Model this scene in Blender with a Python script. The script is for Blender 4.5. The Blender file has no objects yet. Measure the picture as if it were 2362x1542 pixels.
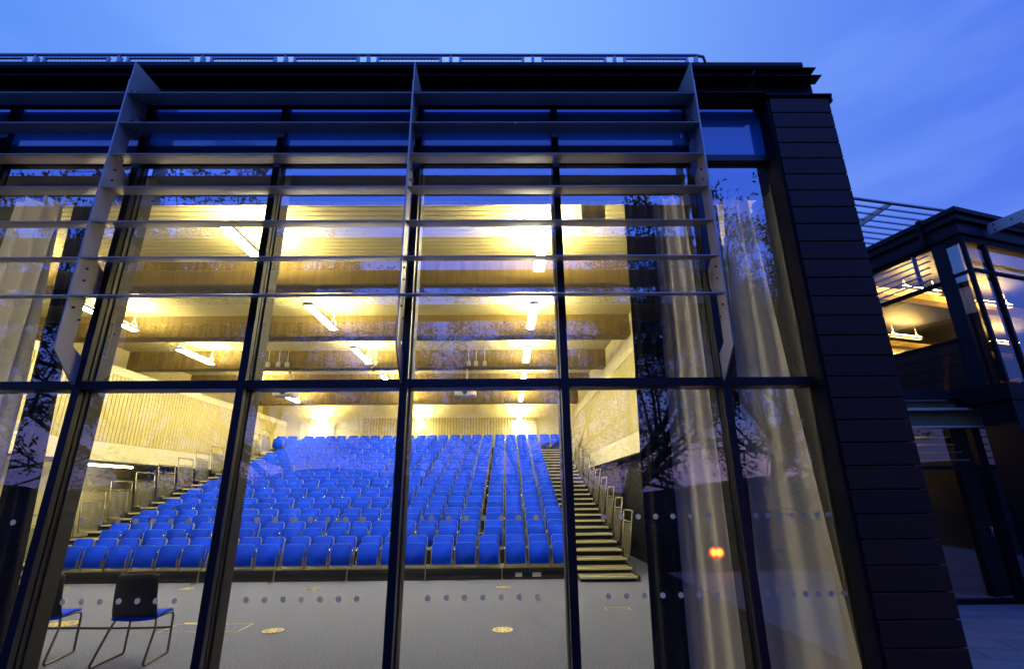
import bpy, bmesh, math, random
from mathutils import Vector, Matrix, noise as mnoise
R = math.radians
S = bpy.context.scene
COL = S.collection
random.seed(7)

# ------------------------------------------------------------------ camera
cam_d = bpy.data.cameras.new("camera")
cam = bpy.data.objects.new("camera", cam_d)
COL.objects.link(cam)
cam_d.sensor_width = 36.0
cam_d.lens = 1138.98 / 2362 * 36
cam_d.clip_start = 0.05
cam_d.clip_end = 3000
_y, _p, _r = R(0.6733), R(17.8614), R(0.509)
_f = Vector((math.sin(_y) * math.cos(_p), math.cos(_y) * math.cos(_p), math.sin(_p)))
_ri = Vector((math.cos(_y), -math.sin(_y), 0)); _up = _ri.cross(_f)
_r2 = math.cos(_r) * _ri - math.sin(_r) * _up
_u2 = math.sin(_r) * _ri + math.cos(_r) * _up
cam.matrix_world = Matrix(((_r2.x, _u2.x, -_f.x, 0), (_r2.y, _u2.y, -_f.y, 0), (_r2.z, _u2.z, -_f.z, 1.7), (0, 0, 0, 1)))
S.camera = cam

# ------------------------------------------------------------------ dusk sky
W = bpy.data.worlds.new("World"); S.world = W; W.use_nodes = True
nt = W.node_tree; nt.nodes.clear(); L = nt.links
def N(t, **k):
    n = nt.nodes.new(t)
    for a, b in k.items(): setattr(n, a, b)
    return n
def wmath(op, a, b=None, c=None, clamp=False):
    n = N('ShaderNodeMath', operation=op, use_clamp=clamp)
    for i, v in enumerate((a, b, c)):
        if v is None: continue
        if isinstance(v, (int, float)): n.inputs[i].default_value = v
        else: L.new(v, n.inputs[i])
    return n.outputs[0]
def wmix(f, a, b, bt='MIX'):
    n = N('ShaderNodeMix', data_type='RGBA', blend_type=bt)
    for i, v in ((0, f), (6, a), (7, b)):
        if isinstance(v, (int, float)): n.inputs[i].default_value = v
        elif isinstance(v, tuple): n.inputs[i].default_value = v + (1,)
        else: L.new(v, n.inputs[i])
    return n.outputs[2]
tc = N('ShaderNodeTexCoord'); sep = N('ShaderNodeSeparateXYZ'); L.new(tc.outputs['Generated'], sep.inputs[0])
X_, Y_, Z_ = sep.outputs
back = N('ShaderNodeMapRange', interpolation_type='SMOOTHSTEP'); L.new(Y_, back.inputs[0])
back.inputs[1].default_value = 0.30; back.inputs[2].default_value = -0.45
# forward sky: bright left of centre, deeper blue to the right
sx = N('ShaderNodeMapRange', interpolation_type='SMOOTHSTEP'); L.new(X_, sx.inputs[0])
sx.inputs[1].default_value = -0.05; sx.inputs[2].default_value = 0.78
lx = N('ShaderNodeMapRange', interpolation_type='SMOOTHSTEP'); L.new(X_, lx.inputs[0])
lx.inputs[1].default_value = -0.15; lx.inputs[2].default_value = -0.85
fwd = wmix(sx.outputs[0], (0.22, 0.46, 1.02), (0.072, 0.175, 0.83))
fwd = wmix(lx.outputs[0], fwd, (0.075, 0.24, 0.90))
# western sky behind the camera: brighter, lilac low down and pink at the skyline
hz = N('ShaderNodeMapRange', interpolation_type='SMOOTHSTEP'); L.new(Z_, hz.inputs[0])
hz.inputs[1].default_value = 0.0; hz.inputs[2].default_value = 0.55
bk = wmix(hz.outputs[0], (0.12, 0.15, 0.52), (0.13, 0.39, 2.4))
pk = N('ShaderNodeMapRange', interpolation_type='SMOOTHSTEP'); L.new(Z_, pk.inputs[0])
pk.inputs[1].default_value = 0.13; pk.inputs[2].default_value = 0.03
noi = N('ShaderNodeTexNoise'); noi.inputs['Scale'].default_value = 2.6; noi.inputs['Detail'].default_value = 5
mp = N('ShaderNodeMapping'); mp.inputs['Scale'].default_value = (1, 1, 4.2); mp.inputs['Rotation'].default_value = (0.25, 0.1, 0)
L.new(tc.outputs['Generated'], mp.inputs[0]); L.new(mp.outputs[0], noi.inputs[0])
cl = N('ShaderNodeMapRange', interpolation_type='SMOOTHSTEP'); L.new(noi.outputs[0], cl.inputs[0])
cl.inputs[1].default_value = 0.42; cl.inputs[2].default_value = 0.66
pkf = wmath('MULTIPLY', pk.outputs[0], wmath('MULTIPLY_ADD', cl.outputs[0], 0.9, 0.02), clamp=True)
bk = wmix(pkf, bk, (0.62, 0.34, 0.50))
skyc = wmix(back.outputs[0], fwd, bk)
# soft high cloud
skyc = wmix(wmath('MULTIPLY', cl.outputs[0], 0.28), skyc, wmix(0.6, skyc, (0.30, 0.52, 1.16)))
# physical dusk sky laid under it
nish = N('ShaderNodeTexSky', sky_type='NISHITA', sun_disc=False, sun_elevation=R(-1.0), sun_rotation=R(180))
skyc = wmix(0.06, skyc, nish.outputs[0], 'ADD')
# below the skyline the ground takes over
dn = N('ShaderNodeMapRange'); L.new(Z_, dn.inputs[0]); dn.inputs[1].default_value = -0.02; dn.inputs[2].default_value = 0.0
skyc = wmix(dn.outputs[0], (0.01, 0.012, 0.03), skyc)
bg = N('ShaderNodeBackground'); L.new(skyc, bg.inputs[0]); bg.inputs[1].default_value = 1.0
wo = N('ShaderNodeOutputWorld'); L.new(bg.outputs[0], wo.inputs[0])

S.view_settings.view_transform = 'Standard'; S.view_settings.look = 'None'
S.view_settings.exposure = 0.0; S.view_settings.gamma = 1.0
S.render.engine = 'CYCLES'
cy = S.cycles
cy.use_denoising = True
cy.max_bounces = 9; cy.diffuse_bounces = 5; cy.glossy_bounces = 4; cy.transmission_bounces = 4
cy.transparent_max_bounces = 16
cy.sample_clamp_indirect = 6.0
cy.caustics_reflective = False; cy.caustics_refractive = False

# ------------------------------------------------------------------ materials
def mat(name, col, rough=0.6, metal=0.0, emit=None, es=0.0, noise=None, bump=None, spec=0.5, aniso=None, trans=None):
    """noise=(scale, amount[, stretch xyz]) varies the colour; bump=(scale, strength)."""
    m = bpy.data.materials.new(name); m.use_nodes = True
    t = m.node_tree; b = t.nodes['Principled BSDF']
    b.inputs['Base Color'].default_value = (*col, 1); b.inputs['Roughness'].default_value = rough
    b.inputs['Metallic'].default_value = metal; b.inputs['Specular IOR Level'].default_value = spec
    if emit: b.inputs['Emission Color'].default_value = (*emit, 1); b.inputs['Emission Strength'].default_value = es
    if noise or bump:
        co = t.nodes.new('ShaderNodeTexCoord')
    if noise:
        mpp = t.nodes.new('ShaderNodeMapping')
        if len(noise) > 2: mpp.inputs['Scale'].default_value = noise[2]
        t.links.new(co.outputs['Object'], mpp.inputs[0])
        n = t.nodes.new('ShaderNodeTexNoise'); n.inputs['Scale'].default_value = noise[0]; n.inputs['Detail'].default_value = 8
        n.inputs['Roughness'].default_value = 0.65
        t.links.new(mpp.outputs[0], n.inputs[0])
        mr = t.nodes.new('ShaderNodeMapRange'); t.links.new(n.outputs[0], mr.inputs[0])
        mr.inputs[1].default_value = 0.3; mr.inputs[2].default_value = 0.7
        mr.inputs[3].default_value = 1 - noise[1]; mr.inputs[4].default_value = 1 + noise[1]
        mx = t.nodes.new('ShaderNodeVectorMath'); mx.operation = 'SCALE'
        mx.inputs[0].default_value = col; t.links.new(mr.outputs[0], mx.inputs['Scale'])
        t.links.new(mx.outputs[0], b.inputs['Base Color'])
    if bump:
        n2 = t.nodes.new('ShaderNodeTexNoise'); n2.inputs['Scale'].default_value = bump[0]; n2.inputs['Detail'].default_value = 6
        t.links.new(co.outputs['Object'], n2.inputs[0])
        bp = t.nodes.new('ShaderNodeBump'); bp.inputs['Strength'].default_value = bump[1]; bp.inputs['Distance'].default_value = 0.02
        t.links.new(n2.outputs[0], bp.inputs['Height']); t.links.new(bp.outputs[0], b.inputs['Normal'])
    if trans:
        tr = t.nodes.new('ShaderNodeBsdfTranslucent'); tr.inputs[0].default_value = (*col, 1)
        ms = t.nodes.new('ShaderNodeMixShader'); ms.inputs[0].default_value = trans
        t.links.new(b.outputs[0], ms.inputs[1]); t.links.new(tr.outputs[0], ms.inputs[2])
        t.links.new(ms.outputs[0], t.nodes['Material Output'].inputs[0])
    return m

def glass_mat(name, tint=(0.93, 0.96, 0.93), base=0.26, wavy=0.0, dirt=0.006):
    """Coated double glazing: clear, with a mirror-like coat and a little dust."""
    m = bpy.data.materials.new(name); m.use_nodes = True
    t = m.node_tree; t.nodes.clear()
    out = t.nodes.new('ShaderNodeOutputMaterial')
    tr = t.nodes.new('ShaderNodeBsdfTransparent'); tr.inputs[0].default_value = (*tint, 1)
    gl = t.nodes.new('ShaderNodeBsdfGlossy'); gl.inputs['Roughness'].default_value = 0.0; gl.inputs[0].default_value = (0.95, 0.97, 1, 1)
    fr = t.nodes.new('ShaderNodeLayerWeight'); fr.inputs[0].default_value = 0.25
    mr = t.nodes.new('ShaderNodeMapRange'); t.links.new(fr.outputs['Fresnel'], mr.inputs[0])
    mr.inputs[1].default_value = 0.0; mr.inputs[2].default_value = 1.0; mr.inputs[3].default_value = base; mr.inputs[4].default_value = 1.0
    ms = t.nodes.new('ShaderNodeMixShader'); t.links.new(mr.outputs[0], ms.inputs[0])
    t.links.new(tr.outputs[0], ms.inputs[1]); t.links.new(gl.outputs[0], ms.inputs[2])
    co = t.nodes.new('ShaderNodeTexCoord')
    if wavy:
        n = t.nodes.new('ShaderNodeTexNoise'); n.inputs['Scale'].default_value = 1.1; n.inputs['Detail'].default_value = 1
        t.links.new(co.outputs['Object'], n.inputs[0])
        bp = t.nodes.new('ShaderNodeBump'); bp.inputs['Strength'].default_value = wavy; bp.inputs['Distance'].default_value = 0.01
        t.links.new(n.outputs[0], bp.inputs['Height']); t.links.new(bp.outputs[0], gl.inputs['Normal'])
    # dust and dried run marks
    df = t.nodes.new('ShaderNodeBsdfDiffuse'); df.inputs[0].default_value = (0.5, 0.5, 0.5, 1)
    mpp = t.nodes.new('ShaderNodeMapping'); mpp.inputs['Scale'].default_value = (30, 30, 3)
    t.links.new(co.outputs['Object'], mpp.inputs[0])
    dn_ = t.nodes.new('ShaderNodeTexNoise'); dn_.inputs['Scale'].default_value = 2.2; dn_.inputs['Detail'].default_value = 6
    t.links.new(mpp.outputs[0], dn_.inputs[0])
    m2 = t.nodes.new('ShaderNodeMapRange'); t.links.new(dn_.outputs[0], m2.inputs[0])
    m2.inputs[1].default_value = 0.45; m2.inputs[2].default_value = 0.75; m2.inputs[3].default_value = 0.0; m2.inputs[4].default_value = dirt
    ms2 = t.nodes.new('ShaderNodeMixShader'); t.links.new(m2.outputs[0], ms2.inputs[0])
    t.links.new(ms.outputs[0], ms2.inputs[1]); t.links.new(df.outputs[0], ms2.inputs[2])
    t.links.new(ms2.outputs[0], out.inputs[0])
    return m

M = {}
M['glass'] = glass_mat('coated_glass', base=0.26, wavy=0.03)
M['glass_annex'] = glass_mat('annex_glass', base=0.10, dirt=0.01)
M['spandrel'] = mat('blue_grey_spandrel', (0.045, 0.18, 0.42), 0.06, spec=0.6)
M['spandrel'].node_tree.nodes['Principled BSDF'].inputs['IOR'].default_value = 1.75
M['frame'] = mat('dark_grey_aluminium', (0.013, 0.013, 0.016), 0.38, 0.2, noise=(3, 0.15))
M['frame_in'] = mat('interior_post_grey', (0.014, 0.012, 0.008), 0.5, 0.1, noise=(2, 0.1))
M['fin'] = mat('champagne_metallic_paint', (0.46, 0.41, 0.34), 0.45, 0.25, noise=(5, 0.06))
M['bolt'] = mat('dark_bolt_steel', (0.05, 0.045, 0.04), 0.4, 0.8)
M['dark'] = mat('near_black_metal', (0.005, 0.005, 0.007), 0.65, 0.0, spec=0.15)
M['fascia'] = mat('dark_navy_fascia', (0.009, 0.010, 0.014), 0.6, 0.0, noise=(2, 0.12), spec=0.2)
M['clad'] = mat('plum_terracotta', (0.036, 0.012, 0.005), 0.62, noise=(6, 0.22, (1, 1, 5)), bump=(60, 0.08), spec=0.25)
M['galv'] = mat('galvanised_rail', (0.30, 0.32, 0.36), 0.45, 0.7, noise=(30, 0.12))
M['concrete'] = mat('fair_faced_concrete', (0.21, 0.155, 0.06), 0.85, noise=(2.2, 0.42, (5, 2, 0.5)), bump=(18, 0.35))
M['deck'] = mat('white_profiled_deck', (0.50, 0.46, 0.27), 0.5, noise=(1.0, 0.04))
M['plaster'] = mat('cream_plaster', (0.76, 0.69, 0.41), 0.85, noise=(1.2, 0.05))
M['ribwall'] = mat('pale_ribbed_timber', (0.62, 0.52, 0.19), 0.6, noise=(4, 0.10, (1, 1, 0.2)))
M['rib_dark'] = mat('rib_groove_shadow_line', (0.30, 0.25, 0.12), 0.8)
M['carpet'] = mat('blue_grey_carpet', (0.165, 0.183, 0.310), 0.95, noise=(60, 0.8), bump=(220, 0.5), spec=0.1)
M['seat'] = mat('royal_blue_fabric', (0.001, 0.042, 0.80), 0.85, noise=(60, 0.06), bump=(400, 0.15), spec=0.15)
M['seat_edge'] = mat('grey_seat_shell', (0.30, 0.31, 0.26), 0.5)
M['seam'] = mat('light_blue_seam', (0.05, 0.20, 0.80), 0.6)
M['steel'] = mat('satin_steel', (0.30, 0.27, 0.20), 0.35, 0.85)
M['gunmetal'] = mat('gunmetal_tube', (0.11, 0.105, 0.09), 0.35, 0.8)
M['chrome'] = mat('bright_steel', (0.75, 0.70, 0.55), 0.18, 1.0)
M['black'] = mat('matt_black', (0.012, 0.012, 0.014), 0.7)
M['drape_dark'] = mat('black_blackout_drape', (0.018, 0.017, 0.022), 0.85, noise=(3, 0.2))
M['drape_navy'] = mat('navy_drape', (0.02, 0.028, 0.07), 0.85)
M['curtain'] = mat('cream_curtain', (0.88, 0.83, 0.73), 0.85, noise=(2, 0.06, (8, 8, 0.3)), bump=(300, 0.15), trans=0.27)
M['tread'] = mat('step_tread', (0.20, 0.19, 0.12), 0.85, noise=(60, 0.2))
M['nosing'] = mat('pale_step_nosing', (0.75, 0.70, 0.50), 0.4, 0.3)
M['whitebox'] = mat('white_casing', (0.72, 0.70, 0.62), 0.45)
M['tube_dn'] = mat('lamp_diffuser_glow', (1, 1, 1), 0.5, emit=(1.0, 0.89, 0.60), es=215)
M['tube_up'] = mat('uplight_glow', (1, 1, 1), 0.5, emit=(1.0, 0.80, 0.35), es=470)
M['tube_side'] = mat('wall_tube_glow', (1, 1, 1), 0.5, emit=(1.0, 0.88, 0.50), es=30)
M['annex_glow'] = mat('annex_lamp_glow', (1, 1, 1), 0.5, emit=(1.0, 0.60, 0.15), es=520)
M['brass'] = mat('brass_plate', (0.62, 0.50, 0.22), 0.4, 0.6, noise=(20, 0.15))
M['brass_dark'] = mat('brass_recess', (0.12, 0.10, 0.05), 0.6)
M['cable'] = mat('black_rubber', (0.01, 0.01, 0.01), 0.6)
M['plastic'] = mat('black_moulded_plastic', (0.012, 0.012, 0.013), 0.45, bump=(200, 0.1))
M['dots'] = mat('frosted_dot_vinyl', (0.72, 0.68, 0.52), 0.7, trans=0.45)
M['paving'] = None
M['asphalt'] = mat('asphalt', (0.010, 0.010, 0.011), 0.9, noise=(40, 0.25), bump=(80, 0.3), spec=0.0)
M['hill'] = mat('dark_hillside', (0.006, 0.007, 0.006), 0.95, noise=(0.2, 0.4))
M['hill'].node_tree.nodes['Principled BSDF'].inputs['Specular IOR Level'].default_value = 0.0
M['bark'] = mat('bark', (0.06, 0.05, 0.04), 0.9, noise=(8, 0.3, (1, 1, .3)))
M['leaf'] = mat('dark_green_leaf', (0.045, 0.07, 0.03), 0.65, noise=(0.8, 0.3), trans=0.2)
M['amber'] = mat('amber_lens_glow', (1, 0.4, 0.05), 0.3, emit=(1.0, 0.10, 0.004), es=32)
M['amber_halo'] = mat('amber_halo_glow', (0.8, 0.1, 0.01), 0.4, emit=(1.0, 0.07, 0.0), es=3.0)  # dim red glow standing in for the halo around the lens
M['orange'] = mat('orange_plastic', (0.5, 0.10, 0.02), 0.5)
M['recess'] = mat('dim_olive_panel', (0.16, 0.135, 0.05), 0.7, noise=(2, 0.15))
M['annex_ceiling'] = mat('annex_concrete_soffit', (0.66, 0.47, 0.16), 0.8, noise=(1.6, 0.14), bump=(12, 0.2))
M['speaker_face'] = mat('speaker_grille', (0.45, 0.47, 0.5), 0.6)
M['entrance_fill'] = mat('entrance_fill_glow', (1, 1, 1), 0.5, emit=(1.0, 0.92, 0.75), es=7.0)  # emission of the added entrance fill lamp
M['annex_tube'] = mat('annex_tube_glow', (1, 1, 1), 0.5, emit=(1.0, 0.66, 0.22), es=3.0)
M['grey_wall'] = mat('grey_painted_wall', (0.32, 0.32, 0.30), 0.8, noise=(1.5, 0.12))
M['red'] = mat('red_indicator', (1, .05, .02), 0.4, emit=(1, 0.05, 0.02), es=6)
M['teal'] = mat('pale_green_screen', (0.05, 0.3, 0.3), 0.4, emit=(0.15, 0.75, 0.7), es=0.8)
def mesh_mat():
    m = bpy.data.materials.new('perforated_infill'); m.use_nodes = True
    t = m.node_tree; b = t.nodes['Principled BSDF']
    b.inputs['Base Color'].default_value = (0.22, 0.21, 0.14, 1); b.inputs['Metallic'].default_value = 0.7; b.inputs['Roughness'].default_value = 0.38
    tr = t.nodes.new('ShaderNodeBsdfTransparent'); ms = t.nodes.new('ShaderNodeMixShader'); ms.inputs[0].default_value = 0.72
    t.links.new(tr.outputs[0], ms.inputs[1]); t.links.new(b.outputs[0], ms.inputs[2])
    t.links.new(ms.outputs[0], t.nodes['Material Output'].inputs[0])
    return m
M['infill'] = mesh_mat()
def paving_mat():
    m = bpy.data.materials.new('paving_slabs'); m.use_nodes = True
    t = m.node_tree; b = t.nodes['Principled BSDF']; b.inputs['Roughness'].default_value = 0.75
    co = t.nodes.new('ShaderNodeTexCoord'); mp_ = t.nodes.new('ShaderNodeMapping'); mp_.inputs['Rotation'].default_value[2] = R(17)
    t.links.new(co.outputs['Object'], mp_.inputs[0])
    br = t.nodes.new('ShaderNodeTexBrick'); t.links.new(mp_.outputs[0], br.inputs[0])
    br.inputs['Scale'].default_value = 1.0; br.inputs['Brick Width'].default_value = 0.9; br.inputs['Row Height'].default_value = 0.45
    br.inputs['Mortar Size'].default_value = 0.008
    br.inputs['Color1'].default_value = (0.17, 0.165, 0.155, 1); br.inputs['Color2'].default_value = (0.135, 0.13, 0.125, 1)
    br.inputs['Mortar'].default_value = (0.03, 0.03, 0.03, 1)
    t.links.new(br.outputs[0], b.inputs['Base Color'])
    return m
M['paving'] = paving_mat()

def vary(m, amt):
    """each separate panel gets its own slight tone"""
    t = m.node_tree; b = t.nodes['Principled BSDF']; src = b.inputs['Base Color'].links[0].from_socket
    oi = t.nodes.new('ShaderNodeObjectInfo'); mr = t.nodes.new('ShaderNodeMapRange'); t.links.new(oi.outputs['Random'], mr.inputs[0])
    mr.inputs[3].default_value = 1-amt; mr.inputs[4].default_value = 1+amt
    sc = t.nodes.new('ShaderNodeVectorMath'); sc.operation = 'SCALE'; t.links.new(src, sc.inputs[0]); t.links.new(mr.outputs[0], sc.inputs['Scale'])
    t.links.new(sc.outputs[0], b.inputs['Base Color'])
vary(M['clad'], .28); vary(M['seat'], .14); vary(M['deck'], .05)

# ------------------------------------------------------------------ builders
class MB:
    def __init__(s): s.bm = bmesh.new()
    def box(s, x0, x1, y0, y1, z0, z1, mi=0):
        v = [s.bm.verts.new(p) for p in ((x0,y0,z0),(x1,y0,z0),(x1,y1,z0),(x0,y1,z0),(x0,y0,z1),(x1,y0,z1),(x1,y1,z1),(x0,y1,z1))]
        for q in ((3,2,1,0),(4,5,6,7),(0,1,5,4),(1,2,6,5),(2,3,7,6),(3,0,4,7)):
            f = s.bm.faces.new([v[i] for i in q]); f.material_index = mi
        return s
    def prism(s, pts, axis, a0, a1, mi=0, smooth=False):
        """pts: 2D outline; axis: the extruded axis; a0..a1 its extent."""
        def P(p, a): return {'x': (a, p[0], p[1]), 'y': (p[0], a, p[1]), 'z': (p[0], p[1], a)}[axis]
        A = [s.bm.verts.new(P(p, a0)) for p in pts]; B = [s.bm.verts.new(P(p, a1)) for p in pts]
        n = len(pts)
        fs = [s.bm.faces.new(A), s.bm.faces.new(B[::-1])]
        for i in range(n):
            f = s.bm.faces.new((A[i], B[i], B[(i+1)%n], A[(i+1)%n])); f.smooth = smooth; fs.append(f)
        for f in fs: f.material_index = mi
        return s
    def tube(s, path, r, n=8, mi=0, closed=False):
        path = [Vector(p) for p in path]; rings = []
        m = len(path)
        rr = r if isinstance(r, (list, tuple)) else [r] * m
        prev = None
        for i, p in enumerate(path):
            d = (path[min(i+1, m-1)] - path[max(i-1, 0)]).normalized()
            if closed: d = (path[(i+1)%m] - path[i-1]).normalized()
            if prev is None:
                a = d.orthogonal().normalized()
            else:
                a = (prev - d * prev.dot(d)).normalized()
            prev = a; b = d.cross(a)
            rings.append([s.bm.verts.new(p + rr[i] * (math.cos(2*math.pi*k/n) * a + math.sin(2*math.pi*k/n) * b)) for k in range(n)])
        rng = range(m if closed else m - 1)
        for i in rng:
            A, B = rings[i], rings[(i+1)%m]
            for k in range(n):
                f = s.bm.faces.new((A[k], A[(k+1)%n], B[(k+1)%n], B[k])); f.smooth = True; f.material_index = mi
        if not closed:
            for rg, rev in ((rings[0], True), (rings[-1], False)):
                f = s.bm.faces.new(rg[::-1] if rev else rg); f.material_index = mi
        return s
    def disc(s, c, r, axis='z', n=20, h=0.004, mi=0):
        pts = [(c[0] + r*math.cos(2*math.pi*k/n), c[1] + r*math.sin(2*math.pi*k/n)) for k in range(n)]
        return s.prism(pts, axis, c[2], c[2] + h, mi)
    def quad(s, a, b, c, d, mi=0):
        f = s.bm.faces.new([s.bm.verts.new(p) for p in (a, b, c, d)]); f.material_index = mi; return s
    def xf(s, mtx): bmesh.ops.transform(s.bm, matrix=mtx, verts=s.bm.verts); return s
    def bevel(s, w=0.004, seg=1):
        bmesh.ops.bevel(s.bm, geom=list(s.bm.edges), offset=w, segments=seg, affect='EDGES', clamp_overlap=True); return s
    def build(s, name, mats, parent=None, loc=(0,0,0), rotz=0):
        bmesh.ops.recalc_face_normals(s.bm, faces=s.bm.faces)
        me = bpy.data.meshes.new(name); s.bm.to_mesh(me); s.bm.free()
        for m_ in (mats if isinstance(mats, (list, tuple)) else [mats]): me.materials.append(M[m_])
        o = bpy.data.objects.new(name, me); COL.objects.link(o)
        o.location = loc; o.rotation_euler = (0, 0, rotz)
        if parent: o.parent = parent
        return o
def tag(o, label=None, cat=None, group=None, kind=None):
    if label: o['label'] = label
    if cat: o['category'] = cat
    if group: o['group'] = group
    if kind: o['kind'] = kind
    return o
def thing(name, label, cat, loc=(0,0,0), rotz=0, group=None):
    o = bpy.data.objects.new(name, None); COL.objects.link(o); o.location = loc; o.rotation_euler = (0,0,rotz)
    o.empty_display_size = 0.1
    return tag(o, label, cat, group)
KIDS = {}
def dup(root, loc, rotz=None, label=None, scale=None):
    kids = KIDS.get(root.name)
    if kids is None:
        kids = [(c, [g for g in bpy.data.objects if g.parent == c]) for c in bpy.data.objects if c.parent == root]
        KIDS[root.name] = kids
    r = root.copy(); COL.objects.link(r); r.location = loc
    if rotz is not None: r.rotation_euler = (0, 0, rotz)
    if scale is not None: r.scale = scale
    if label: r['label'] = label
    for c, gs in kids:
        d = c.copy(); COL.objects.link(d); d.parent = r
        for g in gs:
            e = g.copy(); COL.objects.link(e); e.parent = d
    return r
def rrect(w, h, r, x0=0, z0=0, n=5, rb=None):
    """rounded rectangle outline centred on x0, standing on z0; rb = radius of the lower corners"""
    rb = r if rb is None else rb; out = []
    for cx, cz, a0, rr in ((w/2-r, h-r, 0, r), (-w/2+r, h-r, 90, r), (-w/2+rb, rb, 180, rb), (w/2-rb, rb, 270, rb)):
        for k in range(n+1):
            a = R(a0 + 90*k/n); out.append((x0 + cx + rr*math.cos(a), z0 + cz + rr*math.sin(a)))
    return out
ORD = ['first','second','third','fourth','fifth','sixth','seventh','eighth','ninth','tenth','eleventh','twelfth','thirteenth','fourteenth','fifteenth','sixteenth','seventeenth','eighteenth','nineteenth','twentieth','twenty-first','twenty-second','twenty-third','twenty-fourth','twenty-fifth','twenty-sixth','twenty-seventh']

# ------------------------------------------------------------------ ground
GY = 4.577                      # plane of the glazing
tag(MB().quad((-600,-600,-0.03),(600,-600,-0.03),(600,600,-0.03),(-600,600,-0.03)).build('ground', 'asphalt'), kind='structure')
tag(MB().box(3.6, 14, -3, 12, -0.025, -0.004).build('pavement', 'paving'), kind='structure')
tag(MB().box(-13.2, 4.6, 4.62, 27, -0.02, 0.0).build('floor', 'carpet'), kind='structure')
# low hills far behind the photographer (seen mirrored in the glass)
b = MB(); prev = None
for i in range(61):
    x = -450 + i*15; h = 9 + 5*math.sin(i*0.31) + 3*math.sin(i*0.83+1) + random.uniform(-0.8, 0.8)
    a = b.bm.verts.new((x, -230, -0.5)); c = b.bm.verts.new((x, -262, h)); d = b.bm.verts.new((x, -330, h*0.7))
    if prev: b.bm.faces.new((prev[0], a, c, prev[1])); b.bm.faces.new((prev[1], c, d, prev[2]))
    prev = (a, c, d)
tag(b.build('hills', 'hill'), kind='structure')

# ------------------------------------------------------------------ the auditorium building
BX0, BX1 = -9.0, 2.94
B = thing('auditorium_building', 'auditorium building with a dark framed glass front, metal sunshades and blue hour reflections', 'building', (0, GY, 0))
def part(mb, name, mats, parent=None):
    o = mb.build(name, mats); o.parent = parent or B
    o.matrix_parent_inverse = Matrix.Translation((0, -GY, 0)) if (parent is None or parent is B) else Matrix()
    return o
mx0 = -3.957
mull = [mx0 + 1.5*i for i in range(-3, 5)]         # -8.457 ... 2.043
TZ, TZ2, HZ = 2.684, 5.163, 5.865
for x in mull:
    m_ = MB(); m_.box(x-.036, x+.036, GY-.075, GY-.012, -0.02, HZ); m_.box(x-.03, x+.03, GY+.012, GY+.06, 0, HZ)
    p_ = part(m_.bevel(.003), 'mullion', 'frame')
    q_ = MB(); q_.box(x-.045, x+.045, GY+.062, 4.80, 0.001, 5.24)
    o = q_.bevel(.004).build('post', 'frame_in'); o.parent = p_; 
jx = BX1
for z in (TZ, TZ2):
    for i, x in enumerate(mull):
        xr = mull[i+1] if i+1 < len(mull) else jx
        m_ = MB(); m_.box(x+.038, xr-(.038 if i+1 < len(mull) else 0), GY-.068, GY-.012, z-.04, z+.04)
        m_.box(x+.047, xr-.047, GY+.012, GY+.15, z-.035, z+.035)
        part(m_.bevel(.003), 'transom', 'frame')
for i, x in enumerate(mull):
    xr = mull[i+1] if i+1 < len(mull) else jx
    for k, (z0, z1) in enumerate(((0.03, TZ), (TZ, TZ2))):
        g = part(MB().quad((x, GY, z0), (xr, GY, z0), (xr, GY, z1), (x, GY, z1)), 'window_pane', 'glass')
        if k == 0:
            dd = MB(); cx = x + .75 if xr < 2.9 else (x + xr)/2
            for zz in (1.502, 0.885):
                for j in range(7):
                    X0 = cx + (j-3)*.152*(1 if xr < 2.9 else .7)
                    dd.prism([(X0+.0225*math.cos(t*math.pi/10), zz+.0225*math.sin(t*math.pi/10)) for t in range(20)], 'y', GY-.004, GY-.002)
            o = dd.build('safety_dots', 'dots'); o.parent = g
    part(MB().box(x+.03, xr-.03, GY-.006, GY+.03, TZ2+.04, HZ), 'spandrel_panel', 'spandrel')
    part(MB().box(x+.0, xr-.0, GY-.05, GY+.10, -.02, .03), 'sill', 'frame')
# eaves above the glass
part(MB().box(-10, 3.63, 4.64, 4.72, 5.872, 6.53), 'fascia', 'fascia')
part(MB().box(-10, 3.57, 4.607, 4.76, 6.532, 6.598).bevel(.006), 'coping', 'fascia')
for zz, xe in ((6.395, 3.63), (6.284, 3.675)):
    part(MB().box(-10, 2.915, 4.50, 4.635, zz, zz+.011), 'eaves_blade', 'dark')
    part(MB().box(2.945, xe, 4.50, 4.635, zz, zz+.011), 'eaves_blade', 'dark')
part(MB().box(-10, 2.86, 4.30, 4.54, 5.848, 5.860), 'soffit', 'dark')
part(MB().box(-13.6, 3.3, 4.95, 27.0, 6.58, 6.75), 'roof', 'dark')
part(MB().box(-13.6, 3.5, 4.725, 4.76, 5.87, 6.56), 'wall', 'dark')
part(MB().box(-13.6, 3.5, 4.561, 4.638, 5.868, 5.90), 'window_head', 'dark')
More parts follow.
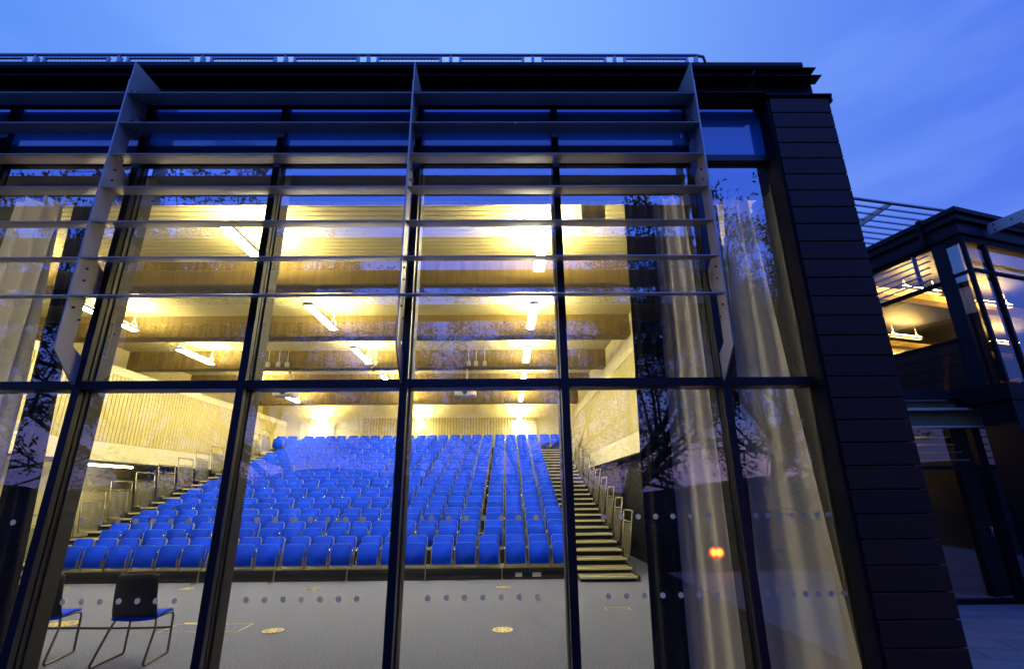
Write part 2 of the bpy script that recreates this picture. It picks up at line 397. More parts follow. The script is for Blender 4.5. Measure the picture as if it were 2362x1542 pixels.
# right-hand jamb and terracotta pier
part(MB().box(2.942, 2.975, 4.42, 4.62, -.02, 5.865), 'jamb', 'dark')
part(MB().box(2.977, 3.52, 4.42, 4.75, -.02, 5.84), 'pier_core', 'dark')
part(MB().box(2.88, 2.905, 4.37, 4.56, -.02, 5.80), 'jamb', 'dark')
for k in range(30):
    z1 = 5.815 - .1957*k; z0 = max(z1 - .186, -0.02)
    part(MB().box(2.905, 3.565, 4.352, 4.415, z0, z1).bevel(.004), 'cladding_panel', 'clad')
cp = MB(); cp.box(2.84, 3.60, 4.335, 4.7, 5.85, 5.868); 
for k in range(4): cp.box(3.57, 3.60 - .004*(k%2), 4.34, 4.60, 5.845-.022*k-.012, 5.845-.022*k)
part(cp, 'pier_coping', 'dark')
part(MB().box(3.515, 3.555, 4.418, 27, -.02, 5.84), 'side_wall', 'dark')

# sunshade fins and blades
fins = [-6.98, -3.98, -0.978, 2.025]
outline = [(4.2, 6.16), (4.2, 2.95), (4.475, 2.68), (4.50, 2.69), (4.50, 2.95), (4.375, 3.02), (4.375, 3.50), (4.46, 3.56), (4.495, 3.62), (4.495, 3.80), (4.375, 3.90),
           (4.375, 4.62), (4.495, 4.70), (4.495, 4.88), (4.375, 4.96), (4.375, 5.30), (4.495, 5.38), (4.495, 5.54), (4.40, 5.62), (4.56, 5.70), (4.56, 5.81), (4.44, 5.845), (4.62, 5.92), (4.62, 6.16)]
for x in fins:
    f_ = MB(); f_.prism(outline, 'x', x-.006, x+.006)
    f_.box(x-.008, x+.008, 4.192, 4.199, 3.42, 5.92)
    fp = part(f_, 'sunshade_fin', 'fin')
    for (yy, zz) in ((4.30, 3.76), (4.30, 3.64), (4.27, 3.36), (4.36, 3.27), (4.30, 4.86), (4.30, 4.74), (4.33, 5.50), (4.33, 5.40), (4.24, 5.80)):
        o = MB().tube([(x-.018, yy, zz), (x+.018, yy, zz)], .011, 6).build('bolt', 'bolt'); o.parent = fp
bays = list(zip([-9.98] + fins[:-1], fins))
blade = []          # slim aerofoil, its rear edge tilted up
for k in range(13):
    q = k/12; blade.append((4.2 + .27*q, .085*q + .003 + .014*math.sin(math.pi*q**.7)))
for k in range(13):
    q = 1 - k/12; blade.append((4.2 + .27*q, .085*q - .003 - .008*math.sin(math.pi*q**.7)))
for (xa, xb) in bays:
    for i in range(7):
        z = 3.448 + .3836*i
        part(MB().prism([(y_, z + h_) for y_, h_ in blade], 'x', xa+.007, xb-.007, smooth=False), 'sunshade_blade', 'fin')

# structure inside: beams, deck, walls
for k, yb in enumerate((6.10, 9.43, 12.94, 16.47, 19.95, 23.43)):
    part(MB().box(-12.95, 3.42, yb, yb+(.48 if k else .40), 5.85, 6.449), 'concrete_beam', 'concrete')
    part(MB().box(-12.95, 3.42, yb+.03, yb+.045, 5.843, 5.849), 'beam_groove', 'rib_dark')
dk = MB(); y = 4.80; pts = []
while y < 26.4:
    pts += [(y, 6.450), (y+.115, 6.450), (y+.12, 6.478), (y+.145, 6.478)]; y += .15
pts += [(y, 6.45), (y, 6.55), (4.8, 6.55)]
part(dk.prism(pts, 'x', -13.0, 3.45), 'ceiling_deck', 'deck')
part(MB().box(-13.0, 3.45, 4.77, 5.47, 5.25, 5.84), 'pelmet', 'black')
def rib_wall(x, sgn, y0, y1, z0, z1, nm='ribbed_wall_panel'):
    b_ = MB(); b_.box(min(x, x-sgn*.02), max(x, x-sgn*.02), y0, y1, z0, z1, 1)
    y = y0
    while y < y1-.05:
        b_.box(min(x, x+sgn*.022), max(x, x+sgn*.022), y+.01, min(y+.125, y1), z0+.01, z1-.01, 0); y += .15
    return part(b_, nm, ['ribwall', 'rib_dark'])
# left wall
part(MB().box(-11.72, -11.6, 4.75, 26.3, 2.70, 3.22), 'wall_band', 'plaster')
rib_wall(-11.62, 1, 4.75, 26.3, 3.222, 5.17)
part(MB().box(-11.72, -11.59, 4.75, 26.3, 5.172, 5.40), 'wall_band', 'plaster')
part(MB().box(-13.1, -11.722, 4.75, 26.3, 5.30, 5.38), 'ledge', 'plaster')
part(MB().box(-13.12, -12.96, 4.66, 26.3, 5.382, 6.449), 'wall', 'plaster')
part(MB().box(-13.4, -13.2, 4.66, 26.3, 0, 2.74), 'wall', 'plaster')
part(MB().box(-13.2, -11.722, 4.75, 26.3, 2.702, 2.74), 'soffit', 'plaster')
part(MB().box(-11.66, -11.60, 4.75, 26.3, 2.64, 2.698), 'trim', 'frame_in')
# right wall
part(MB().box(3.3, 3.42, 4.75, 26.3, 2.67, 3.18), 'wall_band', 'plaster')
rib_wall(3.32, -1, 4.75, 26.3, 3.182, 5.22)
part(MB().box(3.29, 3.42, 4.75, 26.3, 5.222, 5.44), 'wall_band', 'plaster')
part(MB().box(3.425, 3.55, 4.75, 26.3, 5.30, 6.449), 'wall', 'plaster')
part(MB().box(3.3, 4.8, 11.6, 26.3, 2.63, 2.668), 'soffit', 'dark')
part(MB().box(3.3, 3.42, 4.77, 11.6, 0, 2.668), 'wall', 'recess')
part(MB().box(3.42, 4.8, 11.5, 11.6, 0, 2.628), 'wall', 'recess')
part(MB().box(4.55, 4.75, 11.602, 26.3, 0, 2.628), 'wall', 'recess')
# back wall
part(MB().box(-13.2, 4.8, 26.3, 26.5, 0, 6.449), 'wall', 'plaster')
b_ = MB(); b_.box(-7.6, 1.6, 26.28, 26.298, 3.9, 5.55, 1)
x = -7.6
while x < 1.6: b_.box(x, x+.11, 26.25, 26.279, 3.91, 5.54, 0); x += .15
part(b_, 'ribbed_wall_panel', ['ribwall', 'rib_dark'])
for xa in (-10.4, 0.2):
    part(MB().box(xa, xa+1.35, 26.205, 26.248, 3.8, 5.35).bevel(.01), 'flat_wall_panel', 'plaster')
for xa in (-10.9, 2.9):
    part(MB().box(xa, xa+.05, 26.26, 26.298, 0, 5.5), 'trim', 'nosing')

# roof-edge guard rail
rl = thing('roof_railing', 'grey metal guard rail with mesh panels along the roof edge', 'railing', (0, 5.4, 6.75))
def rlp(mb, n, m='galv', par=None):
    o = mb.build(n, m, par or rl); 
    if par is None or par is rl: o.matrix_parent_inverse = Matrix.Translation((0, -5.4, -6.75))
    return o
px_ = [2.69 - 1.15*i for i in range(11)]
for i, x in enumerate(px_):
    rlp(MB().box(x-.02, x+.02, 5.39, 5.45, 6.75, 7.535), 'post')
    if i < len(px_)-1:
        a, c = px_[i+1]+.12, x-.12
        fr = MB()
        for z0, z1 in ((7.484, 7.51), (6.86, 6.90)): fr.box(a, c, 5.385, 5.415, z0, z1)
        for xx in (a-.001, c-.034): fr.box(xx, xx+.035, 5.384, 5.416, 6.86, 7.511)
        fo = rlp(fr, 'panel_frame')
        w = MB(); zz = 6.93
        while zz < 7.475: w.box(a+.03, c-.03, 5.398, 5.402, zz, zz+.007); zz += .05
        xx = a+.06
        while xx < c-.04: w.box(xx, xx+.006, 5.3965, 5.3978, 6.90, 7.484); xx += .05
        rlp(w, 'wire_mesh', 'galv', fo)
rlp(MB().tube([(-9.2, 5.40, 7.555), (2.69, 5.40, 7.555), (2.80, 5.42, 7.555), (2.86, 5.5, 7.545), (2.86, 6.1, 7.54)], .022, 10), 'top_rail')

# ------------------------------------------------------------------ ceiling lights
t0 = thing('ceiling_light', '', 'ceiling light', (0,0,0), 0, 'long pendant strip lights under the auditorium ceiling')
h_ = MB(); h_.prism([(-.12, 0), (.12, 0), (.12, .025), (.09, .07), (-.09, .07), (-.12, .025)], 'y', -.92, .92)
h_.build('housing', 'whitebox', t0)
d_ = MB()
for xa in (-.075, .008): d_.box(xa, xa+.067, -.86, .86, -.012, -.001)
d_.build('diffuser', 'tube_dn', t0)
MB().box(-.07, .07, -.84, .84, .071, .08).build('uplighter', 'tube_up', t0)
g_ = MB()
for ya in (-.78, .78):
    g_.tube([(-.10, ya, .04), (0, ya, .30)], .007, 6); g_.tube([(.10, ya, .04), (0, ya, .30)], .007, 6); g_.tube([(0, ya, .29), (0, ya, .588)], .006, 6)
g_.build('hanger', 'whitebox', t0)
LX = [(.64, 'right'), (-4.56, 'middle'), (-9.76, 'left')]
LY = [7.98, 11.54, 15.09, 18.65, 22.2, 25.85]
first = True
for x, side in LX:
    for j, y in enumerate(LY):
        lb = 'white pendant strip light, %s from the window in the %s row of ceiling lights' % (ORD[j], side)
        zc = 5.86 if j < 5 else 5.45
        if first: t0.location = (x, y, zc); t0['label'] = lb; first = False
        else: dup(t0, (x, y, zc), label=lb)

# ------------------------------------------------------------------ retractable tiered seating stand
ROWY, ROWZ, PIT, RISE = 11.36, 0.20, 0.90, 0.27
ST = thing('seating_stand', 'black retractable tiered seating stand with stepped aisles at both ends', 'seating stand', (-4, 11.36, 0))
def sp(mb, n, m, par=None):
    o = mb.build(n, m, par or ST)
    if par is None: o.matrix_parent_inverse = Matrix.Translation((4, -11.36, 0))
    return o
SX0, SX1 = -9.56, 1.45
for i in range(14):
    y0 = ROWY + PIT*i; z = ROWZ + RISE*i
    xa, xb = (SX0, SX1) if i < 13 else (-10.75, 2.62)
    sp(MB().box(xa, xb, y0+.03, y0+PIT+.02, z-.03, z), 'deck', 'tread')
    sp(MB().box(xa, xb, y0+.035, y0+.055, (z-RISE if i else 0.001), z-.031), 'riser', 'black')
    sp(MB().box(xa+.01, xb-.01, y0-.01, y0+.028, z-.045, z+.02), 'edge_beam', 'frame')
fx = [-8.0, -6.42, -4.86, -3.35, -1.72, -.12, 1.4]
for x in fx:
    s_ = MB(); s_.box(x-.012, x+.012, y0*0+11.335, 11.348, .02, .24); s_.box(x-.012, x+.012, 11.12, 11.40, .004, .022)
    sp(s_, 'support_foot', 'steel')
for x, nm in ((1.46, 'r'), (-10.75, 'l')):
    for j in range(27):
        y0 = 10.93 + .45*j; z = .10 if j == 0 else .20 + .135*(j-1)
        x1 = x + 1.15
        s_ = MB(); s_.box(x, x1, y0+.02, y0+.50, z-.03, z, 0); s_.box(x, x1, y0-.02, y0+.021, z-.035, z+.003, 1)
        s_.box(x+.01, x1-.01, y0+.06, y0+.075, max(z-.165, .001), z-.0305, 2)
        sp(s_, 'step', ['tread', 'nosing', 'black'])
# skirts closing the sides of the stand
for x in (2.66, -10.80):
    pts = [(10.95, 0.002), (23.95, 0.002), (23.95, 3.72), (23.05, 3.70)]
    for i in range(13, 0, -1): pts += [(ROWY+PIT*i, ROWZ+RISE*(i-1)+.03), (ROWY+PIT*(i-1)+.02, ROWZ+RISE*(i-1)+.03)]
    pts += [(11.2, .12), (10.95, .10)]
    sp(MB().prism(pts, 'x', x-.015, x+.015), 'side_skirt', 'drape_dark')
sp(MB().box(1.9*0+.16, .30, 11.385, 11.3935, .05, .13), 'socket_plate', 'whitebox'); sp(MB().box(.52, .70, 11.385, 11.3935, .05, .13), 'socket_plate', 'whitebox')

# guard panels beside the aisles
gp = thing('guard_panel', '', 'guard rail', (0,0,0), 0, 'perforated guard panels up the aisles')
f_ = MB(); Lp = .80; Hh = 1.02
for ya in (0, Lp): f_.tube([(0, ya, 0), (.15, ya, Hh)], .015, 6)
f_.tube([(.15, -.01, Hh), (.15, Lp+.01, Hh)], .016, 6); f_.tube([(.15*.77, 0, Hh*.77), (.15*.77, Lp, Hh*.77)], .012, 6); f_.tube([(0.01, 0, .06), (.01, Lp, .06)], .012, 6)
f_.tube([(.15, Lp, Hh-.02), (.24, Lp+.02, Hh-.02)], .012, 6)
f_.build('frame', 'steel', gp)
b_ = MB(); n = 10
for k in range(n):      # slightly bowed sheet
    ya, yb = .04 + (Lp-.08)*k/n, .04 + (Lp-.08)*(k+1)/n
    wa, wb = .006*math.sin(k*1.9), .006*math.sin((k+1)*1.9)
    b_.quad((.015+wa, ya, .09), (.015+wb, yb, .09), (.112+wb, yb, .75), (.112+wa, ya, .75))
b_.build('mesh_infill', 'infill', gp)
first = True
for side, x, mir in (('right', 2.64, 1), ('left', -10.83, -1)):
    for i in range(13):
        y = 11.68 + PIT*i; z = .30 + RISE*i
        lb = 'perforated metal guard panel on the %s aisle, %s up from the floor' % (side, ORD[i])
        if first: gp.location = (x, y, z); gp['label'] = lb; first = False
        else: dup(gp, (x, y, z), label=lb, scale=(mir, 1, 1))
for i in range(1):
    dup(gp, (-10.83, 10.80, .06), label='perforated metal guard panel standing at the foot of the left aisle', scale=(-1, 1, 1))

# ------------------------------------------------------------------ auditorium seats
st = thing('tip_up_chair', '', 'seat', (0,0,0), 0, 'blue tip-up seats in the auditorium')
# local origin: centre of the seat on its deck, facing -y. folded pan in front, back behind
b_ = MB(); b_.prism(rrect(.425, .60, .07, rb=.03), 'y', 0, .055); b_.bevel(.012, 2)
b_.xf(Matrix.Translation((0, .285, .055)) @ Matrix.Rotation(R(-17), 4, 'X'))
bk = b_.build('backrest', 'seat', st)
for f in bk.data.polygons: f.use_smooth = True
b_ = MB(); b_.prism(rrect(.447, .617, .08, rb=.03), 'y', .025, .065)
b_.xf(Matrix.Translation((0, .285, .05)) @ Matrix.Rotation(R(-17), 4, 'X'))
b_.build('back_shell', 'seat_edge', st)
b_ = MB(); b_.prism(rrect(.43, .43, .07, rb=.025), 'y', 0, .07); b_.bevel(.016, 2)
b_.xf(Matrix.Translation((0, .14, .075)) @ Matrix.Rotation(R(-7), 4, 'X'))
pn = b_.build('seat_pan', 'seat', st)
b_ = MB(); b_.tube([(x_, .004, z_) for x_, z_ in rrect(.424, .425, .068, z0=.003, rb=.025)], .0065, 5, closed=True)
b_.xf(Matrix.Translation((0, .14, .075)) @ Matrix.Rotation(R(-7), 4, 'X'))
sm_ = b_.build('seam', 'seam', st)
for f in pn.data.polygons: f.use_smooth = True
b_ = MB()
for sx_ in (-1, 1):
    b_.box(sx_*.222-.011, sx_*.222+.011, .13, .16, .06, .24)
    b_.tube([(sx_*.236, .20, 0.0), (sx_*.236, .24, .42)], .009, 6)
b_.build('side_frame', 'steel', st)
b_ = MB()
for sx_ in (-1, 1):
    for (yy, zz, rr) in ((.175, .12, .015), (.21, .365, .015)):
        b_.tube([(sx_*.238, yy-.02, zz), (sx_*.238, yy-.012, zz), (sx_*.238, yy+.01, zz)], [rr*.5, rr, rr], 8)
b_.build('pivot_cap', 'chrome', st)
first = True; nseat = 0
def put(x, i, lb):
    global first, nseat
    loc = (x, ROWY + PIT*i + random.uniform(-.004, .004), ROWZ + RISE*i + .008)
    nseat += 1
    if first:
        st.location = loc; st['label'] = lb; first = False
    else: dup(st, loc, label=lb, rotz=random.uniform(-.022, .022))
for i in range(14):
    groups = [3]*7 if i == 0 else [4, 4, 3, 3, 3, 4]
    x = 1.435; k = 0
    row = 'front row' if i == 0 else ('back row' if i == 13 else '%s row from the front' % ORD[i])
    if i == 13:
        for q, xx in enumerate((2.26, 1.755)): put(xx, i, 'blue tip-up seat over the right aisle end of the back row, %s' % ('outermost' if q == 0 else 'next to outermost'))
        for q, xx in enumerate((-10.55, -10.03)): put(xx, i, 'blue tip-up seat over the left aisle end of the back row, %s' % ('outermost' if q == 0 else 'next to outermost'))
    for g in groups:
        for _ in range(g):
            k += 1
            put(x - .2525, i, 'blue folded tip-up seat, %s from the right aisle in the %s' % (ORD[k-1], row)); x -= .505
        x -= .0675

# ------------------------------------------------------------------ stackable chairs near the window
ch = thing('stacking_chair', 'black backed chair with blue seat pad and bent steel sled legs, nearer the room centre', 'chair', (-4.10, 6.05, 0), R(5), 'loose chairs by the window')
b_ = MB()      # local: faces +y, rear at y=0
n = 9; rows = []
prof = [(.0, .895), (.0, .83), (.02, .65), (.055, .50), (.085, .44), (.12, .425)]
for (yy, zz) in prof:
    t_ = (zz-.42)/.47; w = .235 - .02*t_
    rows.append([(w*(2*k/(n-1)-1), yy + .035*(1-(2*k/(n-1)-1)**2)*(-1 if zz > .45 else 0) + 0.035, zz - (.018 if (k in (0, n-1) and zz > .88) else 0)) for k in range(n)])
V = [[b_.bm.verts.new(p) for p in r_] for r_ in rows]
for a in range(len(V)-1):
    for k in range(n-1):
        f = b_.bm.faces.new((V[a][k], V[a][k+1], V[a+1][k+1], V[a+1][k])); f.smooth = True
o = b_.build('backrest', 'plastic', ch); md = o.modifiers.new('solid', 'SOLIDIFY'); md.thickness = .014
b_ = MB(); n = 8; V = []
for j in range(7):
    v_ = j/6; yy = .10 + .40*v_
    V.append([b_.bm.verts.new(((.225 - .02*v_)*(2*k/(n-1)-1), yy, .452 - .018*(1-(2*k/(n-1)-1)**2)*(1-v_) + .018*math.sin(v_*2.4) - .03*max(0, v_-.8)*5*.3)) for k in range(n)])
for a in range(6):
    for k in range(n-1):
        f = b_.bm.faces.new((V[a][k], V[a][k+1], V[a+1][k+1], V[a+1][k])); f.smooth = True
o = b_.build('seat', 'seat', ch); md = o.modifiers.new('solid', 'SOLIDIFY'); md.thickness = .03
for sx_ in (-1, 1):
    x = sx_*.235
    pth = [(x*.80, .16, .425), (x*.9, .15, .41), (x, .12, .33), (x*1.1, -.03, .06), (x*1.12, -.045, .03), (x*1.12, -.02, .012), (x*1.1, .04, .012),
           (x*1.02, .46, .012), (x*1.0, .47, .03), (x*.98, .47, .38), (x*.96, .45, .42), (x*.9, .40, .428), (x*.82, .16, .428)]
    b_ = MB(); b_.tube(pth, .0125, 8); b_.build('leg', 'gunmetal', ch)
MB().tube([(-.19, .17, .425), (.19, .17, .425)], .010, 8).build('cross_bar', 'steel', ch)
dup(ch, (-5.19, 6.10, 0), rotz=R(8), label='black backed chair with blue seat pad, half hidden behind the leftmost window post')

# ------------------------------------------------------------------ floor plates, cable
def floor_disc(x, y, lb, r=.135):
    t_ = thing('floor_outlet', lb, 'floor outlet', (x, y, 0), 0, 'round brass floor outlets in the carpet')
    MB().disc((0, 0, .001), r, h=.007, n=28).build('cover_plate', 'brass', t_)
    b_ = MB()
    for k in range(10):
        a = 2*math.pi*k/10; b_.prism([(math.cos(a+d)*q*r, math.sin(a+d)*q*r) for d, q in ((-.14, .45), (-.10, .8), (.10, .8), (.14, .45))], 'z', .0085, .0095)
    b_.build('slots', 'brass_dark', t_)
floor_disc(-3.11, 7.45, 'round brass floor outlet nearest the window, left of the middle')
floor_disc(-.07, 7.36, 'round brass floor outlet nearest the window, right of the middle mullion')
floor_disc(-3.71, 10.50, 'round brass floor outlet before the stand, behind the left middle pane')
floor_disc(-.09, 10.45, 'round brass floor outlet before the stand, right of the middle mullion')
floor_disc(-6.21, 10.65, 'round brass floor outlet before the stand, behind the left post')
floor_disc(-8.9, 11.0, 'round brass floor outlet before the stand, farthest left')
floor_disc(-6.3, 7.95, 'round brass floor outlet beside the cable, seen between chair legs', .2)
for (xa, xb, ya, yb, lb) in ((-4.62, -3.56, 7.42, 7.85, 'large rectangular brass edged floor box beside the cable end'), (1.5, 1.88, 8.42, 8.60, 'small rectangular brass edged floor box on the right')):
    t_ = thing('floor_box', lb, 'floor box', ((xa+xb)/2, (ya+yb)/2, 0))
    w, h = (xb-xa)/2, (yb-ya)/2; b_ = MB()
    b_.box(-w, w, -h, -h+.012, .001, .006); b_.box(-w, w, h-.012, h, .001, .006); b_.box(-w, -w+.012, -h+.012, h-.012, .001, .006); b_.box(w-.012, w, -h+.012, h-.012, .001, .006)
    b_.build('edge_trim', 'brass', t_)
    MB().box(-w+.014, w-.014, -h+.014, h-.014, .001, .004).build('lid', 'carpet', t_)
tag(MB().box(-4.55, -4.05, 7.86, 7.93, .001, .008).build('floor_strip', 'brass'), 'thin brass strip on the carpet behind the floor box', 'floor strip')
cb = [(-8.6 + .4*k, 7.70 + .02*math.sin(k*1.3) - .012*k*.3, .014) for k in range(11)]
tag(MB().tube(cb, .014, 6).build('floor_cable', 'cable'), 'thick black cable lying across the carpet behind the chairs', 'cable')

# ------------------------------------------------------------------ curtains along the glass
def curtain(name, lb, cat, top, bot, y, m, folds, amp=.05, z0=.03, z1=5.12, group=None, seed=0, flare=1.0):
    rnd = random.Random(seed); n = folds*14; rows = 26; b_ = MB(); V = []
    ph = [rnd.uniform(0, 6.28) for _ in range(6)]
    for j in range(rows+1):
        v_ = j/rows; z = z1 + (z0-z1)*v_; r_ = []
        xa = top[0] + (bot[0]-top[0])*v_**flare; xb = top[1] + (bot[1]-top[1])*v_**flare
        for k in range(n+1):
            u_ = k/n; w = u_ + .018*math.sin(u_*9+ph[0]) + .02*math.sin(v_*3+u_*7+ph[1])
            a_ = amp*(.75 + .25*math.sin(u_*17+ph[2]))
            yy = y + a_*math.sin(w*folds*2*math.pi + .5*math.sin(v_*2.3+ph[3])) + .25*a_*math.sin(w*folds*5.3+v_*4+ph[4])
            zz = z - (0 if j else .05*abs(math.sin(u_*folds*math.pi)))
            r_.append(b_.bm.verts.new((xa + (xb-xa)*u_, yy, zz)))
        V.append(r_)
    for a in range(rows):
        for k in range(n):
            f = b_.bm.faces.new((V[a][k], V[a][k+1], V[a+1][k+1], V[a+1][k])); f.smooth = True
    t_ = thing(name, lb, cat, ((top[0]+top[1])/2, y, z0), group=group)
    o = b_.build('fabric', m, t_); o.matrix_parent_inverse = Matrix.Translation(-t_.location)
    h = MB()
    for k in range(folds*2):
        x = top[0] + (top[1]-top[0])*(k+.5)/(folds*2); h.box(x-.012, x+.012, y-.008, y+.008, z1-.05, z1+.129)
    o = h.build('heading_hook', 'black', t_); o.matrix_parent_inverse = Matrix.Translation(-t_.location)
curtain('blackout_curtain', 'black blackout curtain bunched at the right of the stage view', 'curtain', (1.45, 1.86), (1.34, 1.74), 5.24, 'drape_dark', 3, .05, seed=1, group='blackout curtains')
curtain('curtain', 'pale curtain gathered in narrow folds behind the pane left of the last mullion', 'curtain', (1.76, 2.14), (1.64, 2.20), 5.14, 'curtain', 3, .05, seed=2, group='pale curtains')
curtain('blackout_curtain', 'black blackout curtain hanging behind the last mullion on the right', 'curtain', (2.12, 2.62), (2.12, 2.52), 5.36, 'drape_dark', 4, .04, seed=3, group='blackout curtains')
curtain('curtain', 'pale curtain flaring towards the floor behind the rightmost pane', 'curtain', (2.66, 2.93), (2.34, 3.22), 5.18, 'curtain', 2, .06, seed=4, group='pale curtains', flare=.9)
curtain('curtain', 'wide pale curtain drawn across the leftmost pane', 'curtain', (-8.4, -5.22), (-8.4, -4.98), 5.16, 'curtain', 13, .05, seed=5, group='pale curtains')
curtain('blackout_curtain', 'black blackout curtain behind the edge of the left pale curtain', 'curtain', (-5.30, -5.06), (-5.10, -4.70), 5.34, 'drape_dark', 3, .04, seed=6, group='blackout curtains')
MBr = MB(); MBr.box(-8.6, 3.25, 5.10, 5.42, 5.225, 5.249)
part(MBr, 'curtain_track', 'black')

# ------------------------------------------------------------------ drapes, door and lamp in the side recesses
def flat_drape(name, lb, x, y0, y1, z0, z1, m, folds):
    b_ = MB(); n = folds*10; A = []; Bv = []
    for k in range(n+1):
        y = y0 + (y1-y0)*k/n; xx = x + .05*math.sin(k/n*folds*2*math.pi)
        A.append(b_.bm.verts.new((xx, y, z0))); Bv.append(b_.bm.verts.new((xx, y, z1)))
    for k in range(n):
        f = b_.bm.faces.new((A[k], A[k+1], Bv[k+1], Bv[k])); f.smooth = True
    tag(b_.build(name, m), lb, 'drape')
flat_drape('stage_drape', 'black drape hanging under the right wall band beside the stand', 3.42, 15.6, 26, 0.01, 2.62, 'drape_dark', 22)
flat_drape('stage_drape', 'dark navy drape hanging under the left wall band behind the guard panels', -12.0, 17.3, 26, 0.01, 2.69, 'drape_navy', 18)
flat_drape('stage_drape', 'black drape on the near right wall beside the flared pale curtain', 3.2, 4.70, 8.2, 0.01, 5.2, 'drape_dark', 8)
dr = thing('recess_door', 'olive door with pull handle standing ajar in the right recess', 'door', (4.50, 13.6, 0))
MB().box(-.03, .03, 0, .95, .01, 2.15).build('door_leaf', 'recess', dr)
MB().tube([(-.03, .12, 1.0), (-.10, .12, 1.0), (-.10, .12, 1.35), (-.03, .12, 1.35)], .014, 8).build('handle', 'steel', dr)
b_ = MB(); b_.box(-.05, .04, -.08, -.01, 0, 2.25); b_.box(-.05, .04, .96, 1.03, 0, 2.25); b_.box(-.05, .04, -.01, .96, 2.17, 2.25); b_.build('door_frame', 'nosing', dr)
wl = thing('wall_tube_light', 'glowing fluorescent tube under the left wall band', 'wall light', (-12.0, 15.6, 2.62))
MB().box(-.05, .05, -.9, .9, .01, .07).build('housing', 'whitebox', wl)
MB().tube([(0, -.85, -.02), (0, .85, -.02)], .03, 10).build('tube', 'tube_side', wl)
gl_ = thing('globe_light', 'small round glowing lamp under the wall band at far left', 'lamp', (-11.9, 12.75, 2.62))
bm_ = MB(); bmesh.ops.create_icosphere(bm_.bm, subdivisions=2, radius=.075); bm_.build('globe', 'tube_side', gl_)
MB().box(-.03, .03, -.03, .03, .06, .08).build('bracket', 'whitebox', gl_)

# ------------------------------------------------------------------ projectors, speakers, boxes
def projector(x, y, z, lb, red=False):
    t_ = thing('projector', lb, 'projector', (x, y, z), 0, 'ceiling projectors')
    MB().box(-.36, .36, -.25, .25, -.11, .11).bevel(.025, 2).build('casing', 'whitebox', t_)
    MB().tube([(.0, -.25, .0), (.0, -.33, .0)], .085, 14).build('lens', 'black', t_)
    MB().tube([(.05, 0, .11), (.05, 0, 5.85-z)], .03, 10).build('drop_pole', 'whitebox', t_)
    MB().box(-.10, .20, -.10, .10, .11, .16).build('bracket', 'black', t_)
    if red: MB().box(.24, .28, -.258, -.251, -.03, .01).build('indicator', 'red', t_)
projector(-7.55, 16.75, 5.03, 'white ceiling projector on a drop pole, left of the middle')
projector(-1.42, 16.75, 4.99, 'white ceiling projector with a red indicator, right of the middle', True)
def junction(x, y, z, lb, offs):
    t_ = thing('conduit_boxes', lb, 'junction boxes', (x, y, z), 0, 'junction boxes on the third beam')
    for o_ in offs:
        MB().box(o_-.07, o_+.07, -.06, 0, -.08, .08).bevel(.01).build('junction_box', 'whitebox', t_)
        MB().tube([(o_, -.02, .08), (o_, -.02, .50)], .014, 6).build('conduit', 'whitebox', t_)
junction(-1.05, 16.465, 5.96, 'three conduits with junction boxes above the right projector', (-.25, 0, .3))
junction(-7.8, 16.465, 5.96, 'three conduits with junction boxes above the left projector', (-.35, 0, .3))
junction(-4.6, 16.465, 5.98, 'two conduits with junction boxes on the beam between the projectors', (-.2, .12))
cc = thing('ceiling_camera', 'small dark camera hanging below the middle junction boxes', 'camera', (-4.55, 16.4, 5.78))
MB().box(-.05, .05, -.16, .10, -.06, .04).bevel(.012).build('body', 'plastic', cc); MB().tube([(0, -.16, -.01), (0, -.20, -.01)], .035, 10).build('lens', 'black', cc)
MB().box(-.03, .03, -.02, .04, .04, .10).build('bracket', 'steel', cc)
for k, (x, lb) in enumerate(((1.31, 'white loudspeaker cabinet under the first beam, left of the pair'), (1.51, 'white loudspeaker cabinet under the first beam, right of the pair'))):
    t_ = thing('loudspeaker', lb, 'loudspeaker', (x, 7.05, 5.88), 0, 'pair of ceiling loudspeakers')
    b_ = MB(); b_.prism(rrect(.185, .33, .03), 'y', -.10, .12); b_.bevel(.006).build('cabinet', 'whitebox', t_)
    MB().prism([(.05*math.cos(a_*math.pi/9), .20+.05*math.sin(a_*math.pi/9)) for a_ in range(18)], 'y', -.112, -.101).build('tweeter', 'speaker_face', t_)
    MB().prism([(.075*math.cos(a_*math.pi/9), .085+.075*math.sin(a_*math.pi/9)) for a_ in range(18)], 'y', -.110, -.101).build('woofer', 'speaker_face', t_)
    MB().box(-.02, .02, -.01, .03, .33, .57).build('bracket', 'black', t_)

# ------------------------------------------------------------------ annex wing on the right
AN = R(17); CX, CY = 8.18, 7.85
A = thing('annex_building', 'two storey dark annex wing with lit upper windows and overhanging roof', 'building', (CX, CY, 0), AN)
# local frame: +x runs along the right face (v), +y runs along the left face (u); corner at the origin
def ap(mb, n, m, par=None): return mb.build(n, m, par or A)
ap(MB().box(-.10, 16.1, -.10, 15.1, 6.50, 6.60).bevel(.01), 'roof', 'fascia')
ap(MB().box(-.04, 16.05, -.04, 15.05, 6.38, 6.498), 'fascia', 'fascia')
ap(MB().box(-.08, 16.08, -.08, 15.08, 6.35, 6.378), 'eaves_blade', 'dark')
ap(MB().box(-.01, 16.02, -.01, 15.02, 6.12, 6.348), 'fascia', 'fascia')
ap(MB().box(-.05, 16.06, -.05, 15.06, 6.085, 6.118), 'eaves_blade', 'dark')
ap(MB().box(-.12, -.042, .50, .56, 6.10, 6.62), 'roof_strut', 'dark')
ap(MB().box(-.005, 16, -.005, 15, 3.10, 3.37), 'floor_slab', 'dark')
